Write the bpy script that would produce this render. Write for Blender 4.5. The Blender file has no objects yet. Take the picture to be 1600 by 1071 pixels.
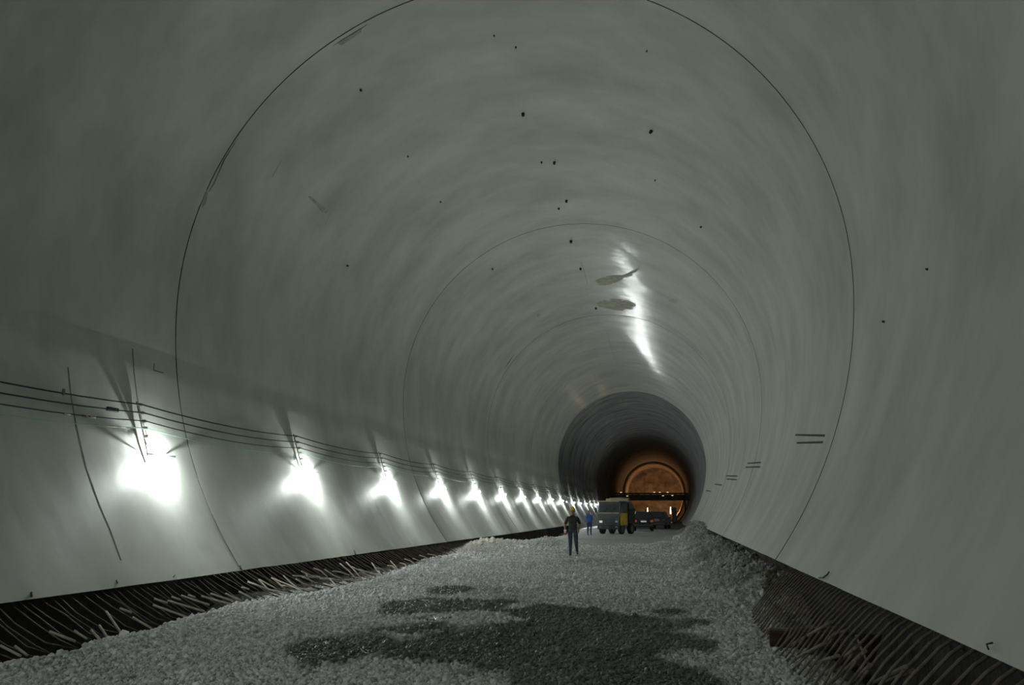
import bpy, math, random
import numpy as np
from mathutils import Vector, Matrix

random.seed(7)
RNG = np.random.default_rng(7)
SC = bpy.context.scene
COL = SC.collection

# ------------------------------------------------------------------ camera
F_PX, YAW, PITCH, ROLL = 1304.3, .1834, .1999, .0029
EYE = 1.65
def cam_axes():
    cy, sy = math.cos(YAW), math.sin(YAW)
    r = np.array([cy, sy, 0.]); f = np.array([-sy, cy, 0.]); u = np.array([0, 0, 1.])
    cp, sp = math.cos(PITCH), math.sin(PITCH)
    f, u = cp*f + sp*u, cp*u - sp*f
    cr, sr = math.cos(ROLL), math.sin(ROLL)
    return cr*r + sr*u, cr*u - sr*r, f
CR, CU, CF = cam_axes()
CPOS = np.array([0, 0, EYE])
cam_data = bpy.data.cameras.new('camera')
cam_data.sensor_width = 36.0
cam_data.lens = F_PX / 1600 * 36
cam_data.clip_end = 600
cam = bpy.data.objects.new('camera', cam_data)
COL.objects.link(cam)
M = Matrix.Identity(4)
for i in range(3):
    M[i][0], M[i][1], M[i][2], M[i][3] = CR[i], CU[i], -CF[i], CPOS[i]
cam.matrix_world = M
SC.camera = cam

# ------------------------------------------------------------------ world, exposure
LAMP_E = 12000.0          # wall lamp tubes
ORANGE_W = 1100.0       # sodium lamps at the heading
world = bpy.data.worlds.new('world'); SC.world = world
world.use_nodes = True
world.node_tree.nodes['Background'].inputs[0].default_value = (.02, .022, .02, 1)
world.node_tree.nodes['Background'].inputs[1].default_value = .3
SC.view_settings.view_transform = 'Standard'
SC.view_settings.look = 'None'
SC.view_settings.gamma = 1.0
SC.view_settings.use_curve_mapping = False
SC.view_settings.exposure = 0.0
cy = SC.cycles
cy.use_denoising = True
cy.max_bounces = 10
cy.diffuse_bounces = 8
cy.glossy_bounces = 3
cy.transmission_bounces = 2
cy.caustics_reflective = False
cy.caustics_refractive = False
cy.sample_clamp_indirect = 4.0
cy.use_adaptive_sampling = False

# ------------------------------------------------------------------ tunnel geometry
R = 7.0
CX, CZ, RL = -.4929*R, EYE + .6394*R, 1.3103*R
ZL, ZR = .48, .81                       # bottom of the lining, left and right
Y_END = 80.9                            # end of the finished lining
POUR = 16.13

def wall_x(z, side, rr=R):
    dz = z - CZ
    if dz > 0:
        return CX + side*math.sqrt(max(rr*rr - dz*dz, 0))
    k = RL + (rr - R)
    return CX + side*(math.sqrt(k*k - dz*dz) - RL + R)
def ray(x, y):
    return (x - 800)/F_PX*CR - (y - 535.5)/F_PX*CU + CF
def gnd(x, y, z=0.0):
    v = ray(x, y); t = (z - EYE)/v[2]
    return CPOS + t*v
def prof_dist(P):
    x = abs(P[0] - CX); z = P[2] - CZ
    return math.hypot(x, z) - R if z > 0 else math.hypot(x + RL - R, z) - RL
def on_wall(x, y, inset=0.0):
    v = ray(x, y); a, b = 0., 400.
    for _ in range(60):
        m = (a + b)/2
        if prof_dist(CPOS + m*v) < -inset: a = m
        else: b = m
    return CPOS + a*v
def on_depth(x, y, Y):
    v = ray(x, y); return CPOS + v*(Y/v[1])
def wall_normal(P):
    """unit vector pointing into the tunnel"""
    z = P[2] - CZ
    if z > 0: v = np.array([CX - P[0], 0, CZ - P[2]])
    else:
        s = 1 if P[0] > CX else -1
        v = np.array([CX - s*(RL - R) - P[0], 0, CZ - P[2]])
    return v/np.linalg.norm(v)

# ------------------------------------------------------------------ noise in numpy
LAT = RNG.random((256, 256))
def vnoise(x, y):
    x = np.asarray(x, float); y = np.asarray(y, float)
    xi = np.floor(x).astype(int); yi = np.floor(y).astype(int)
    fx = x - xi; fy = y - yi
    fx = fx*fx*(3 - 2*fx); fy = fy*fy*(3 - 2*fy)
    g = lambda a, b: LAT[a & 255, b & 255]
    return (g(xi, yi)*(1-fx) + g(xi+1, yi)*fx)*(1-fy) + (g(xi, yi+1)*(1-fx) + g(xi+1, yi+1)*fx)*fy
def fbm(x, y, o=4):
    s = 0; a = .5; t = 0
    for k in range(o):
        s = s + a*vnoise(x*2**k + 17*k, y*2**k + 31*k); t += a; a *= .5
    return s/t
def sstep(a, b, x):
    t = np.clip((np.asarray(x, float) - a)/(b - a), 0, 1)
    return t*t*(3 - 2*t)

# ------------------------------------------------------------------ materials
def mat(name, color, rough=.7, metal=0., noise=None, var=.25, bump=0., bscale=None, emit=None, estr=0., color2=None,
        spec=.5, rvar=0., stretch=(1, 1, 1), island=0., wet=False, bdist=.02, detail=5.):
    m = bpy.data.materials.new(name); m.use_nodes = True
    nt = m.node_tree; b = nt.nodes['Principled BSDF']
    b.inputs['Base Color'].default_value = (*color, 1)
    b.inputs['Roughness'].default_value = rough
    b.inputs['Metallic'].default_value = metal
    b.inputs['Specular IOR Level'].default_value = spec
    L = nt.links.new
    if noise or bump or rvar:
        tc = nt.nodes.new('ShaderNodeTexCoord'); mp = nt.nodes.new('ShaderNodeMapping')
        mp.inputs['Scale'].default_value = stretch
        L(tc.outputs['Object'], mp.inputs['Vector'])
    col = None
    if noise:
        n = nt.nodes.new('ShaderNodeTexNoise'); n.inputs['Scale'].default_value = noise
        n.inputs['Detail'].default_value = detail; n.inputs['Roughness'].default_value = .6
        L(mp.outputs[0], n.inputs['Vector'])
        rp = nt.nodes.new('ShaderNodeValToRGB')
        c2 = color2 or tuple(max(0, c*(1 - 2*var)) for c in color)
        c1 = color if color2 else tuple(min(1, c*(1 + var)) for c in color)
        rp.color_ramp.elements[0].position = .3; rp.color_ramp.elements[1].position = .7
        rp.color_ramp.elements[0].color = (*c2, 1); rp.color_ramp.elements[1].color = (*c1, 1)
        L(n.outputs['Fac'], rp.inputs['Fac']); col = rp.outputs['Color']
        if rvar:
            mr = nt.nodes.new('ShaderNodeMapRange')
            mr.inputs['From Min'].default_value = .3; mr.inputs['From Max'].default_value = .7
            mr.inputs['To Min'].default_value = rough - rvar; mr.inputs['To Max'].default_value = rough + rvar
            L(n.outputs['Fac'], mr.inputs['Value']); L(mr.outputs[0], b.inputs['Roughness'])
    if island:
        g = nt.nodes.new('ShaderNodeNewGeometry')
        mr = nt.nodes.new('ShaderNodeMapRange')
        mr.inputs['To Min'].default_value = 1 - island; mr.inputs['To Max'].default_value = 1 + island
        L(g.outputs['Random Per Island'], mr.inputs['Value'])
        mx = nt.nodes.new('ShaderNodeMix'); mx.data_type = 'RGBA'; mx.blend_type = 'MULTIPLY'
        mx.inputs[0].default_value = 1
        if col: L(col, mx.inputs[6])
        else: mx.inputs[6].default_value = (*color, 1)
        L(mr.outputs[0], mx.inputs[7]); col = mx.outputs[2]
    if wet:
        at = nt.nodes.new('ShaderNodeAttribute'); at.attribute_name = 'wet'
        mx = nt.nodes.new('ShaderNodeMix'); mx.data_type = 'RGBA'
        mx.blend_type = 'MULTIPLY'
        L(at.outputs['Fac'], mx.inputs[0])
        if col: L(col, mx.inputs[6])
        else: mx.inputs[6].default_value = (*color, 1)
        mx.inputs[7].default_value = (.20, .20, .195, 1); col = mx.outputs[2]
        at2 = nt.nodes.new('ShaderNodeAttribute'); at2.attribute_name = 'pale'
        mx2 = nt.nodes.new('ShaderNodeMix'); mx2.data_type = 'RGBA'
        L(at2.outputs['Fac'], mx2.inputs[0]); L(col, mx2.inputs[6]); mx2.inputs[7].default_value = (.62, .58, .50, 1)
        col = mx2.outputs[2]
        mr = nt.nodes.new('ShaderNodeMapRange'); mr.inputs['To Min'].default_value = rough; mr.inputs['To Max'].default_value = .42
        L(at.outputs['Fac'], mr.inputs['Value']); L(mr.outputs[0], b.inputs['Roughness'])
    if col: L(col, b.inputs['Base Color'])
    if bump:
        n2 = nt.nodes.new('ShaderNodeTexNoise'); n2.inputs['Scale'].default_value = bscale or 10
        n2.inputs['Detail'].default_value = 5
        L(mp.outputs[0], n2.inputs['Vector'])
        bp = nt.nodes.new('ShaderNodeBump'); bp.inputs['Strength'].default_value = bump
        bp.inputs['Distance'].default_value = bdist
        L(n2.outputs['Fac'], bp.inputs['Height']); L(bp.outputs[0], b.inputs['Normal'])
    if emit:
        b.inputs['Emission Color'].default_value = (*emit, 1); b.inputs['Emission Strength'].default_value = estr
    return m

MT = {}
MT['lining'] = mat('lining_concrete', (.62, .635, .585), .30, noise=.35, var=.12, bump=.35, bscale=1.4,
                   stretch=(1, 1.6, 1), bdist=.02, spec=.5)
def crown_gloss(m):
    """seepage keeps the crown smooth and damp, the lower walls stay dry and rough"""
    nt = m.node_tree; b = nt.nodes['Principled BSDF']; L = nt.links.new
    g = nt.nodes.new('ShaderNodeNewGeometry'); sx = nt.nodes.new('ShaderNodeSeparateXYZ')
    L(g.outputs['Position'], sx.inputs[0])
    n = nt.nodes.new('ShaderNodeTexNoise'); n.inputs['Scale'].default_value = .8; L(g.outputs['Position'], n.inputs['Vector'])
    ma = nt.nodes.new('ShaderNodeMath'); ma.operation = 'MULTIPLY_ADD'; ma.inputs[1].default_value = 2.0
    L(n.outputs['Fac'], ma.inputs[0]); L(sx.outputs['Z'], ma.inputs[2])
    mr = nt.nodes.new('ShaderNodeMapRange'); mr.inputs['From Min'].default_value = 8.0; mr.inputs['From Max'].default_value = 15.0
    mr.inputs['To Min'].default_value = .72; mr.inputs['To Max'].default_value = .27
    my = nt.nodes.new('ShaderNodeMapRange'); my.inputs['From Min'].default_value = 33; my.inputs['From Max'].default_value = 43
    L(sx.outputs['Y'], my.inputs['Value'])
    mr.inputs['To Min'].default_value = 0; mr.inputs['To Max'].default_value = 1
    mm = nt.nodes.new('ShaderNodeMath'); mm.operation = 'MULTIPLY'; L(mr.outputs[0], mm.inputs[0]); L(my.outputs[0], mm.inputs[1])
    rr = nt.nodes.new('ShaderNodeMapRange'); rr.inputs['To Min'].default_value = 0; rr.inputs['To Max'].default_value = .75
    L(ma.outputs[0], mr.inputs['Value']); L(mm.outputs[0], rr.inputs['Value']); L(rr.outputs[0], b.inputs['Coat Weight'])
    L(b.inputs['Normal'].links[0].from_socket, b.inputs['Coat Normal']); b.inputs['Coat Roughness'].default_value = .13; b.inputs['Roughness'].default_value = .55
crown_gloss(MT['lining'])
MT['shotcrete'] = mat('dark_shotcrete', (.30, .30, .295), .75, noise=.6, var=.3, bump=.6, bscale=2.0, bdist=.1, stretch=(.5, 1.6, .5))
MT['heading'] = mat('heading_rock', (.30, .26, .22), .9, noise=.5, var=.3, bump=.8, bscale=1.2, bdist=.3)
MT['recess'] = mat('recess_rock', (.03, .027, .023), .9, noise=2.0, var=.4, bump=.8, bscale=4, bdist=.1)
MT['ground'] = mat('gravel_bed', (.52, .52, .515), .9, noise=9.0, var=.35, bump=.9, bscale=22, bdist=.04, wet=True, detail=8)
MT['stone'] = mat('gravel_stone', (.76, .76, .76), .85, island=.28, wet=True)
MT['rubble'] = mat('rubble', (.20, .195, .18), .9, noise=3, var=.3, bump=.7, bscale=6)
MT['rebar_dusty'] = mat('dusty_rebar', (.22, .185, .145), .7, noise=8, var=.3)
MT['rebar'] = mat('rusty_rebar', (.06, .043, .032), .6, metal=.3, noise=8, var=.3, bump=.4, bscale=60, bdist=.004)
MT['bar'] = mat('pale_bar', (.52, .47, .38), .6, noise=6, var=.2)
MT['timber'] = mat('old_timber', (.075, .045, .03), .8, noise=4, var=.35, bump=.4, bscale=20, stretch=(.3, 4, 4))
MT['plate'] = mat('rust_plate', (.06, .04, .03), .75, noise=6, var=.3)
MT['plate_edge'] = mat('plate_edge', (.25, .2, .17), .7)
MT['black'] = mat('black_rubber', (.012, .012, .013), .6)
MT['cable'] = mat('dark_cable', (.03, .028, .03), .5)
MT['cable_red'] = mat('red_cable', (.16, .05, .05), .5)
MT['cable_pale'] = mat('pale_wire', (.42, .62, .58), .35)
MT['steel'] = mat('grey_steel', (.20, .20, .19), .5, metal=.5)
MT['porcelain'] = mat('porcelain', (.6, .58, .53), .3)
MT['mark'] = mat('black_paint', (.02, .02, .02), .7)
MT['stain'] = mat('ochre_stain', (.45, .43, .34), .6, noise=3, var=.2)
MT['stain_dark'] = mat('grey_spall', (.47, .48, .44), .7, noise=3, var=.2)
MT['crack'] = mat('crack_fill', (.15, .14, .12), .8, noise=2, var=.4)  # colour of the cracks, also used for the painted bracket shadow
MT['crack_soft'] = mat('soft_crack', (.36, .36, .33), .8)
MT['housing'] = mat('lamp_housing', (.35, .36, .36), .5)
MT['tube'] = mat('lamp_tube', (1, 1, 1), .3, emit=(.93, 1.0, .97), estr=LAMP_E)
MT['sodium'] = mat('sodium_bulb', (1, .6, .3), .3, emit=(1, .42, .10), estr=30)
MT['worklight'] = mat('work_light_tube', (1, .9, .7), .3, emit=(1, .72, .42), estr=9)
MT['yellow'] = mat('truck_yellow', (.85, .56, .05), .45, noise=3, var=.15)
MT['tan'] = mat('truck_tan', (.36, .32, .2), .6, noise=3, var=.15)
MT['darkpaint'] = mat('dark_paint', (.022, .028, .030), .35)
MT['darkgrey'] = mat('dark_grey_panel', (.05, .056, .056), .6)
MT['glass'] = mat('vehicle_glass', (.03, .035, .042), .3)
MT['chrome'] = mat('chrome', (.6, .6, .6), .2, metal=1)
MT['headlight'] = mat('headlight', (.9, .9, .85), .15, emit=(1, .95, .85), estr=.25)
MT['taillight'] = mat('tail_light', (.5, .03, .05), .25, emit=(1, .05, .10), estr=.35)
MT['taillight2'] = mat('tail_light_amber', (.4, .1, .03), .25, emit=(1, .18, .05), estr=.12)
MT['numberplate'] = mat('number_plate', (.7, .7, .7), .4, emit=(1, 1, 1), estr=.15)  # faint glow put into the plate in place of plate lamps
MT['helmet'] = mat('yellow_helmet', (.72, .53, .02), .35)
MT['skin'] = mat('skin', (.32, .19, .13), .6)
MT['shirt'] = mat('dark_shirt', (.045, .047, .042), .9, noise=6, var=.3)
MT['jeans'] = mat('blue_jeans', (.06, .085, .12), .9, noise=6, var=.25)
MT['blue'] = mat('blue_overall', (.06, .12, .42), .85, noise=6, var=.2)
MT['navy'] = mat('navy_trousers', (.03, .05, .15), .85, noise=6, var=.2)
MT['shoe'] = mat('dark_shoe', (.02, .02, .02), .7)
MT['eye'] = mat('eye_dark', (.01, .01, .01), .4)
MT['cup'] = mat('white_cup', (.8, .76, .76), .5)
MT['cup_red'] = mat('red_band', (.4, .08, .06), .5)
MT['gantry'] = mat('gantry_steel', (.055, .05, .035), .6, noise=3, var=.3)
MT['gantry_lamp'] = mat('gantry_lamp', (1, .8, .4), .4, emit=(1, .72, .25), estr=1.2)
MT['moss'] = mat('crumbled_edge', (.20, .19, .12), .9, noise=9, var=.4, bump=.8, bscale=20)
MT['water'] = mat('puddle_water', (.03, .03, .03), .12, bump=.6, bscale=25, bdist=.02)

# ------------------------------------------------------------------ mesh builder
class MB:
    def __init__(s): s.v = []; s.f = []; s.m = []; s.sm = []
    def add(s, v, f, mi=0, smooth=False):
        o = len(s.v); s.v += [tuple(map(float, p)) for p in v]
        for q in f: s.f.append([i + o for i in q]); s.m.append(mi); s.sm.append(smooth)
        return s
    def box(s, c, d, mi=0, bev=0., rot=None):
        """box with optional chamfer on all edges"""
        hx, hy, hz = d[0]/2, d[1]/2, d[2]/2
        if bev <= 0:
            v = [(x*hx, y*hy, z*hz) for x in (-1, 1) for y in (-1, 1) for z in (-1, 1)]
            f = [(0,1,3,2),(4,6,7,5),(0,4,5,1),(2,3,7,6),(0,2,6,4),(1,5,7,3)]
        else:
            b = min(bev, hx*.9, hy*.9, hz*.9); v = []; idx = {}
            for x in (-1, 1):
                for y in (-1, 1):
                    for z in (-1, 1):
                        idx[x,y,z] = len(v)
                        v += [(x*hx, y*(hy-b), z*(hz-b)), (x*(hx-b), y*hy, z*(hz-b)), (x*(hx-b), y*(hy-b), z*hz)]
            f = []
            cyc = [(-1,-1),(1,-1),(1,1),(-1,1)]
            for sg in (-1, 1):
                f.append([idx[sg,a,c_]+0 for a,c_ in (cyc if sg>0 else cyc[::-1])])
                f.append([idx[c_,sg,a]+1 for a,c_ in (cyc if sg>0 else cyc[::-1])])
                f.append([idx[a,c_,sg]+2 for a,c_ in (cyc if sg>0 else cyc[::-1])])
            for a in (-1, 1):
                for c_ in (-1, 1):
                    f.append([idx[a,c_,-1]+0, idx[a,c_,1]+0, idx[a,c_,1]+1, idx[a,c_,-1]+1])
                    f.append([idx[a,-1,c_]+0, idx[a,1,c_]+0, idx[a,1,c_]+2, idx[a,-1,c_]+2])
                    f.append([idx[-1,a,c_]+1, idx[1,a,c_]+1, idx[1,a,c_]+2, idx[-1,a,c_]+2])
            for k in idx.values(): f.append([k, k+1, k+2])
        if rot is not None: v = [tuple(rot @ Vector(p)) for p in v]
        return s.add([(p[0]+c[0], p[1]+c[1], p[2]+c[2]) for p in v], f, mi)
    def tube(s, path, r, n=8, mi=0, caps=True, smooth=True):
        P = [Vector(p) for p in path]; rs = r if isinstance(r, (list, tuple)) else [r]*len(P)
        v = []; f = []
        ref = Vector((0, 0, 1))
        d0 = (P[1]-P[0]).normalized()
        if abs(d0.dot(ref)) > .9: ref = Vector((0, 1, 0))
        for i, p in enumerate(P):
            d = (P[min(i+1, len(P)-1)] - P[max(i-1, 0)]).normalized()
            a = d.cross(ref).normalized(); b = d.cross(a).normalized()
            for k in range(n):
                t = 2*math.pi*k/n
                v.append(p + rs[i]*(math.cos(t)*a + math.sin(t)*b))
        for i in range(len(P)-1):
            for k in range(n):
                k2 = (k+1) % n
                f.append((i*n+k, (i+1)*n+k, (i+1)*n+k2, i*n+k2))
        s.add(v, f, mi, smooth)
        if caps:
            s.f.append([len(s.v)-len(v)+k for k in range(n)]); s.m.append(mi); s.sm.append(False)
            s.f.append([len(s.v)-n+k for k in range(n)][::-1]); s.m.append(mi); s.sm.append(False)
        return s
    def ell(s, c, r, nu=12, nv=8, mi=0, rot=None):
        v = [(0, 0, r[2])]; f = []
        for j in range(1, nv):
            t = math.pi*j/nv
            for i in range(nu):
                p = 2*math.pi*i/nu
                v.append((r[0]*math.sin(t)*math.cos(p), r[1]*math.sin(t)*math.sin(p), r[2]*math.cos(t)))
        v.append((0, 0, -r[2])); last = len(v)-1
        for i in range(nu): f.append((0, 1+i, 1+(i+1) % nu))
        for j in range(nv-2):
            for i in range(nu):
                a = 1+j*nu+i; b = 1+j*nu+(i+1) % nu
                f.append((a, a+nu, b+nu, b))
        for i in range(nu): f.append((last, last-nu+(i+1) % nu, last-nu+i))
        if rot is not None: v = [tuple(rot @ Vector(p)) for p in v]
        return s.add([(p[0]+c[0], p[1]+c[1], p[2]+c[2]) for p in v], f, mi, True)
    def prism(s, pts, x0, x1, mi=0, axis=0):
        """extrude polygon (given in the two other axes) along an axis"""
        n = len(pts); v = []
        for x in (x0, x1):
            for a, b in pts:
                v.append((x, a, b) if axis == 0 else ((a, x, b) if axis == 1 else (a, b, x)))
        f = [list(range(n))[::-1], [n+i for i in range(n)]] + [(i, (i+1) % n, n+(i+1) % n, n+i) for i in range(n)]
        return s.add(v, f, mi)
    def mesh(s, name, mats):
        me = bpy.data.meshes.new(name); me.from_pydata(s.v, [], s.f)
        for m in (mats if isinstance(mats, (list, tuple)) else [mats]): me.materials.append(MT[m] if isinstance(m, str) else m)
        me.polygons.foreach_set('material_index', s.m); me.polygons.foreach_set('use_smooth', s.sm)
        me.update(); return me
    def build(s, name, mats, parent=None):
        return link(name, s.mesh(name, mats), parent)
def link(name, me, parent=None, loc=None):
    o = bpy.data.objects.new(name, me); COL.objects.link(o)
    if parent is not None: o.parent = parent
    if loc is not None: o.location = loc
    return o
def tag(o, label=None, cat=None, group=None, kind=None):
    if label: o['label'] = label
    if cat: o['category'] = cat
    if group: o['group'] = group
    if kind: o['kind'] = kind
    return o
def thing(name, label, cat, loc=(0, 0, 0), rz=0., group=None):
    o = bpy.data.objects.new(name, None); COL.objects.link(o)
    o.empty_display_size = .2
    o.location = loc; o.rotation_euler = (0, 0, rz)
    return tag(o, label, cat, group)
def dup(root, loc, rz=None):
    def rec(o, par):
        c = o.copy(); COL.objects.link(c); c.parent = par
        for ch in KIDS.get(o.name, []): rec(ch, c)
        return c
    KIDS = {}
    for o in COL.objects:
        if o.parent is not None: KIDS.setdefault(o.parent.name, []).append(o)
    c = rec(root, None); c.location = loc
    if rz is not None: c.rotation_euler = (0, 0, rz)
    return c
def np_mesh(name, V, Q, mats, smooth=False, attrs=None):
    """fast mesh from numpy arrays; Q: (n,3) or (n,4)"""
    me = bpy.data.meshes.new(name); k = Q.shape[1]
    me.vertices.add(len(V)); me.vertices.foreach_set('co', np.ascontiguousarray(V, np.float32).ravel())
    me.loops.add(Q.size); me.loops.foreach_set('vertex_index', np.ascontiguousarray(Q, np.int32).ravel())
    me.polygons.add(len(Q)); me.polygons.foreach_set('loop_start', np.arange(0, Q.size, k, dtype=np.int32))
    me.polygons.foreach_set('use_smooth', np.full(len(Q), smooth))
    for m in mats: me.materials.append(MT[m])
    for n, a in (attrs or {}).items():
        at = me.attributes.new(n, 'FLOAT', 'POINT'); at.data.foreach_set('value', np.ascontiguousarray(a, np.float32))
    me.update(calc_edges=True); me.validate(); return me
def grid_quads(nr, nc):
    i = np.arange(nr-1)[:, None]*nc + np.arange(nc-1)[None, :]
    return np.stack([i, i+1, i+nc+1, i+nc], -1).reshape(-1, 4)

# ------------------------------------------------------------------ lining rings
def profile(rr, zl, zr, na=92, nl=22):
    P = []
    k = RL + (rr - R)
    for z in np.linspace(zr, CZ, nl, endpoint=False):
        P.append((wall_x(z, 1, rr), z))
    for a in np.linspace(0, math.pi, na):
        P.append((CX + rr*math.cos(a), CZ + rr*math.sin(a)))
    for z in np.linspace(CZ, zl, nl+1)[1:]:
        P.append((wall_x(z, -1, rr), z))
    P = np.array(P)
    N = np.array([-wall_normal((p[0], 0, p[1])) for p in P])[:, [0, 2]]   # outward
    s = np.concatenate([[0], np.cumsum(np.hypot(*np.diff(P, axis=0).T))])
    return P, N, s
def lining_ring(y0, y1, parent, off=0., rr=R, zl=ZL, zr=ZR, thick=.42, dy=.3, amp=1., mname='lining', name='lining_ring'):
    P, N, s = profile(rr, zl, zr)
    # split the span at lit thick end lips
    ny = max(3, int((y1-y0)/dy)+1); ys = np.linspace(y0, y1, ny)
    Y, S = np.meshgrid(ys, s, indexing='ij')
    d = off + amp*1.0*(.030*(fbm(S*.10, Y*.55, 3)-.5) + .020*(fbm(S*.22+40, Y*1.3+9, 3)-.5) + .05*(fbm(S*.12+80, Y*.12, 2)-.5))
    rib = np.abs(((Y - y0) % 2.0)/2.0 - .5)*2
    d = d + amp*.005*(rib**6)
    X = P[None, :, 0] + N[None, :, 0]*d; Z = P[None, :, 1] + N[None, :, 1]*d
    nc = len(s)
    V = np.stack([X, Y, Z], -1).reshape(-1, 3)
    Q = grid_quads(ny, nc)
    parts_v = [V]; parts_q = [Q]; o = len(V)
    out = P + N*thick
    for row, yy, flip in ((0, y0, 0), (ny-1, y1, 1)):          # end faces
        a = np.stack([X[row], Y[row], Z[row]], -1); b = np.stack([out[:, 0], np.full(nc, yy), out[:, 1]], -1)
        parts_v.append(np.concatenate([a, b])); q = grid_quads(2, nc) + o; o += 2*nc
        parts_q.append(q if not flip else q[:, ::-1])
    for c in (0, nc-1):                                        # underside of each foot
        a = np.stack([X[:, c], Y[:, c], Z[:, c]], -1)
        b = np.stack([np.full(ny, out[c, 0]), ys, np.full(ny, Z[0, c])], -1)
        parts_v.append(np.concatenate([a, b])); parts_q.append(grid_quads(2, ny) + o); o += 2*ny
    V = np.concatenate(parts_v); Q = np.concatenate(parts_q)
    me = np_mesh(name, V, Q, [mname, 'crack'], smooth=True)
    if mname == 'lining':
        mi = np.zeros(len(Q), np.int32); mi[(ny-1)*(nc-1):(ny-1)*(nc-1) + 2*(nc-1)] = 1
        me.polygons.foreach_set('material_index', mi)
    return link(name, me, parent)

vault = thing('ceiling', 'pale grey cast concrete tunnel lining', None)
vault['kind'] = 'structure'
joints = [-32.3 + POUR*k for k in range(7)] + [Y_END]
joints = [-32.2, -16.05, .02, 16.12, 32.25, 48.4, 64.55, Y_END]
offs = [.02, .015, .01, .0, -.008, -.016, -.024]
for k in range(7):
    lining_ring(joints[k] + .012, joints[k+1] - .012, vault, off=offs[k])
from mathutils.bvhtree import BVHTree
_bv = []; _bp = []
for o in COL.objects:
    if o.parent is vault:
        k0 = len(_bv); _bv += [tuple(v.co) for v in o.data.vertices]; _bp += [[i + k0 for i in p.vertices] for p in o.data.polygons]
BVH = BVHTree.FromPolygons(_bv, _bp)
on_profile = on_wall
def on_wall(x, y, inset=0.0):
    h = BVH.ray_cast(Vector(CPOS), Vector(ray(x, y)))
    return on_profile(x, y) if h[0] is None else np.array(h[0])
# unfinished dark section, then the lit lining near the heading
dark = lining_ring(Y_END - .3, 212, None, off=0., rr=R+.45, zl=-.4, zr=-.4, dy=.8, amp=4., mname='shotcrete', name='wall_dark_section')
tag(dark, kind='structure')
far_l = lining_ring(206, 228, None, off=0, rr=R-.1, zl=-.3, zr=-.3, dy=.8, mname='heading', name='wall_heading_lining')
tag(far_l, kind='structure')
# heading face
hv = []
nx, nz = 40, 40
gx = np.linspace(CX-9, CX+9, nx); gz = np.linspace(-.5, 14.5, nz)
GX, GZ = np.meshgrid(gx, gz)
GY = 230 + 1.2*(fbm(GX*.5, GZ*.5, 4)-.5)
fme = np_mesh('wall_far', np.stack([GX, GY, GZ], -1).reshape(-1, 3), grid_quads(nz, nx), ['heading'])
tag(link('wall_far', fme), kind='structure')
bme = np_mesh('wall_back', np.stack([GX, -32 + 0*GY, GZ], -1).reshape(-1, 3), grid_quads(nz, nx)[:, ::-1], ['shotcrete'])
tag(link('wall_back', bme), kind='structure')

# ------------------------------------------------------------------ ground
EL_Y = [-40, 0, 8.0, 9.0, 10.3, 11.2, 12.6, 14.2, 16, 20, 24, 30, 34, 48, 50, 68, 72, 80, 240]
EL_X = [-7.3, -7.3, -7.35, -7.05, -7.15, -7.2, -7.55, -7.75, -7.3, -7.2, -7.6, -7.9, -8.5, -8.5, -7.5, -7.6, -8.2, -8.9, -9]
DL_Y = [-40, 13.2, 15.5, 24, 30, 33, 47, 50, 66, 70, 240]
DL_D = [1.0, 1.0, .28, .30, .25, .0, .0, .45, .45, .1, .0]
def height(x, y):
    x = np.asarray(x, float); y = np.asarray(y, float)
    z = .09*(fbm(x*.35+5, y*.30+2, 4)-.5) + .05*(fbm(x*1.3, y*1.1+50, 3)-.5)
    e = np.interp(y, EL_Y, EL_X) + .35*(fbm(y*.9+3, x*0+1, 3)-.5)
    d = np.interp(y, DL_Y, DL_D)
    # gravel shoulder beside the left recess
    z = z + .07*np.exp(-((x-e-.45)/.35)**2)*(y < 30)
    z = z - d*sstep(-.05, .40, e - x)
    # tangle section: fill sloping up to the left lining foot
    z = z + .22*sstep(15, 16.5, y)*(1-sstep(27, 31, y))*sstep(-7.2, -8.4, x)*(x < -7)
    # pale spoil mound by the left lining
    m1 = np.exp(-(((x+8.0)/.95)**2 + ((y-37.5)/6.)**2))
    z = z + .42*m1*(.7+.6*fbm(x*2, y*1.2, 3))
    z = z + .28*np.exp(-(((x+6.3)/.8)**2 + ((y-44)/3.5)**2))*(.6+.8*fbm(x*2+7, y*1.2, 3))
    # right side: recess in front, heaped spoil further on
    z = z - .28*sstep(1.55, 1.95, x)*(1 - sstep(14, 15.2, y))
    w = sstep(14.2, 16.5, y)*(1-sstep(76, 84, y))
    z = z + w*sstep(.35, 1.9, x + .5*(fbm(y*.7, x*.5+4, 3)-.5))*(.52 + .35*(fbm(x*1.1+3, y*.7+8, 3)-.5))
    z = z + .55*np.exp(-(((x-1.45)/.85)**2 + ((y-50)/7.)**2))*(.6+.8*fbm(x*1.5+1, y*.6, 3))
    z = z + .18*np.exp(-(((x+.35)/.5)**2 + ((y-43)/4.)**2))
    z = np.where(y > 84, z*.5, z)
    return z
PATCH = [  # wet patches: (px x, px y, half width px, half height px)
    (1010, 1005, 150, 42), (760, 1010, 250, 40), (700, 950, 110, 14), (880, 958, 90, 13), (560, 1015, 90, 30), (700, 923, 40, 7),
    (960, 1060, 190, 40), (830, 990, 120, 20), (940, 973, 60, 10)]
WET = []
for px, py, hw, hh in PATCH:
    c = gnd(px, py); a = gnd(px-hw, py); b = gnd(px, py-hh); d = gnd(px, py+hh)
    WET.append((c[0], (b[1]+d[1])/2, abs(c[0]-a[0]), abs(b[1]-d[1])/2))
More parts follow.
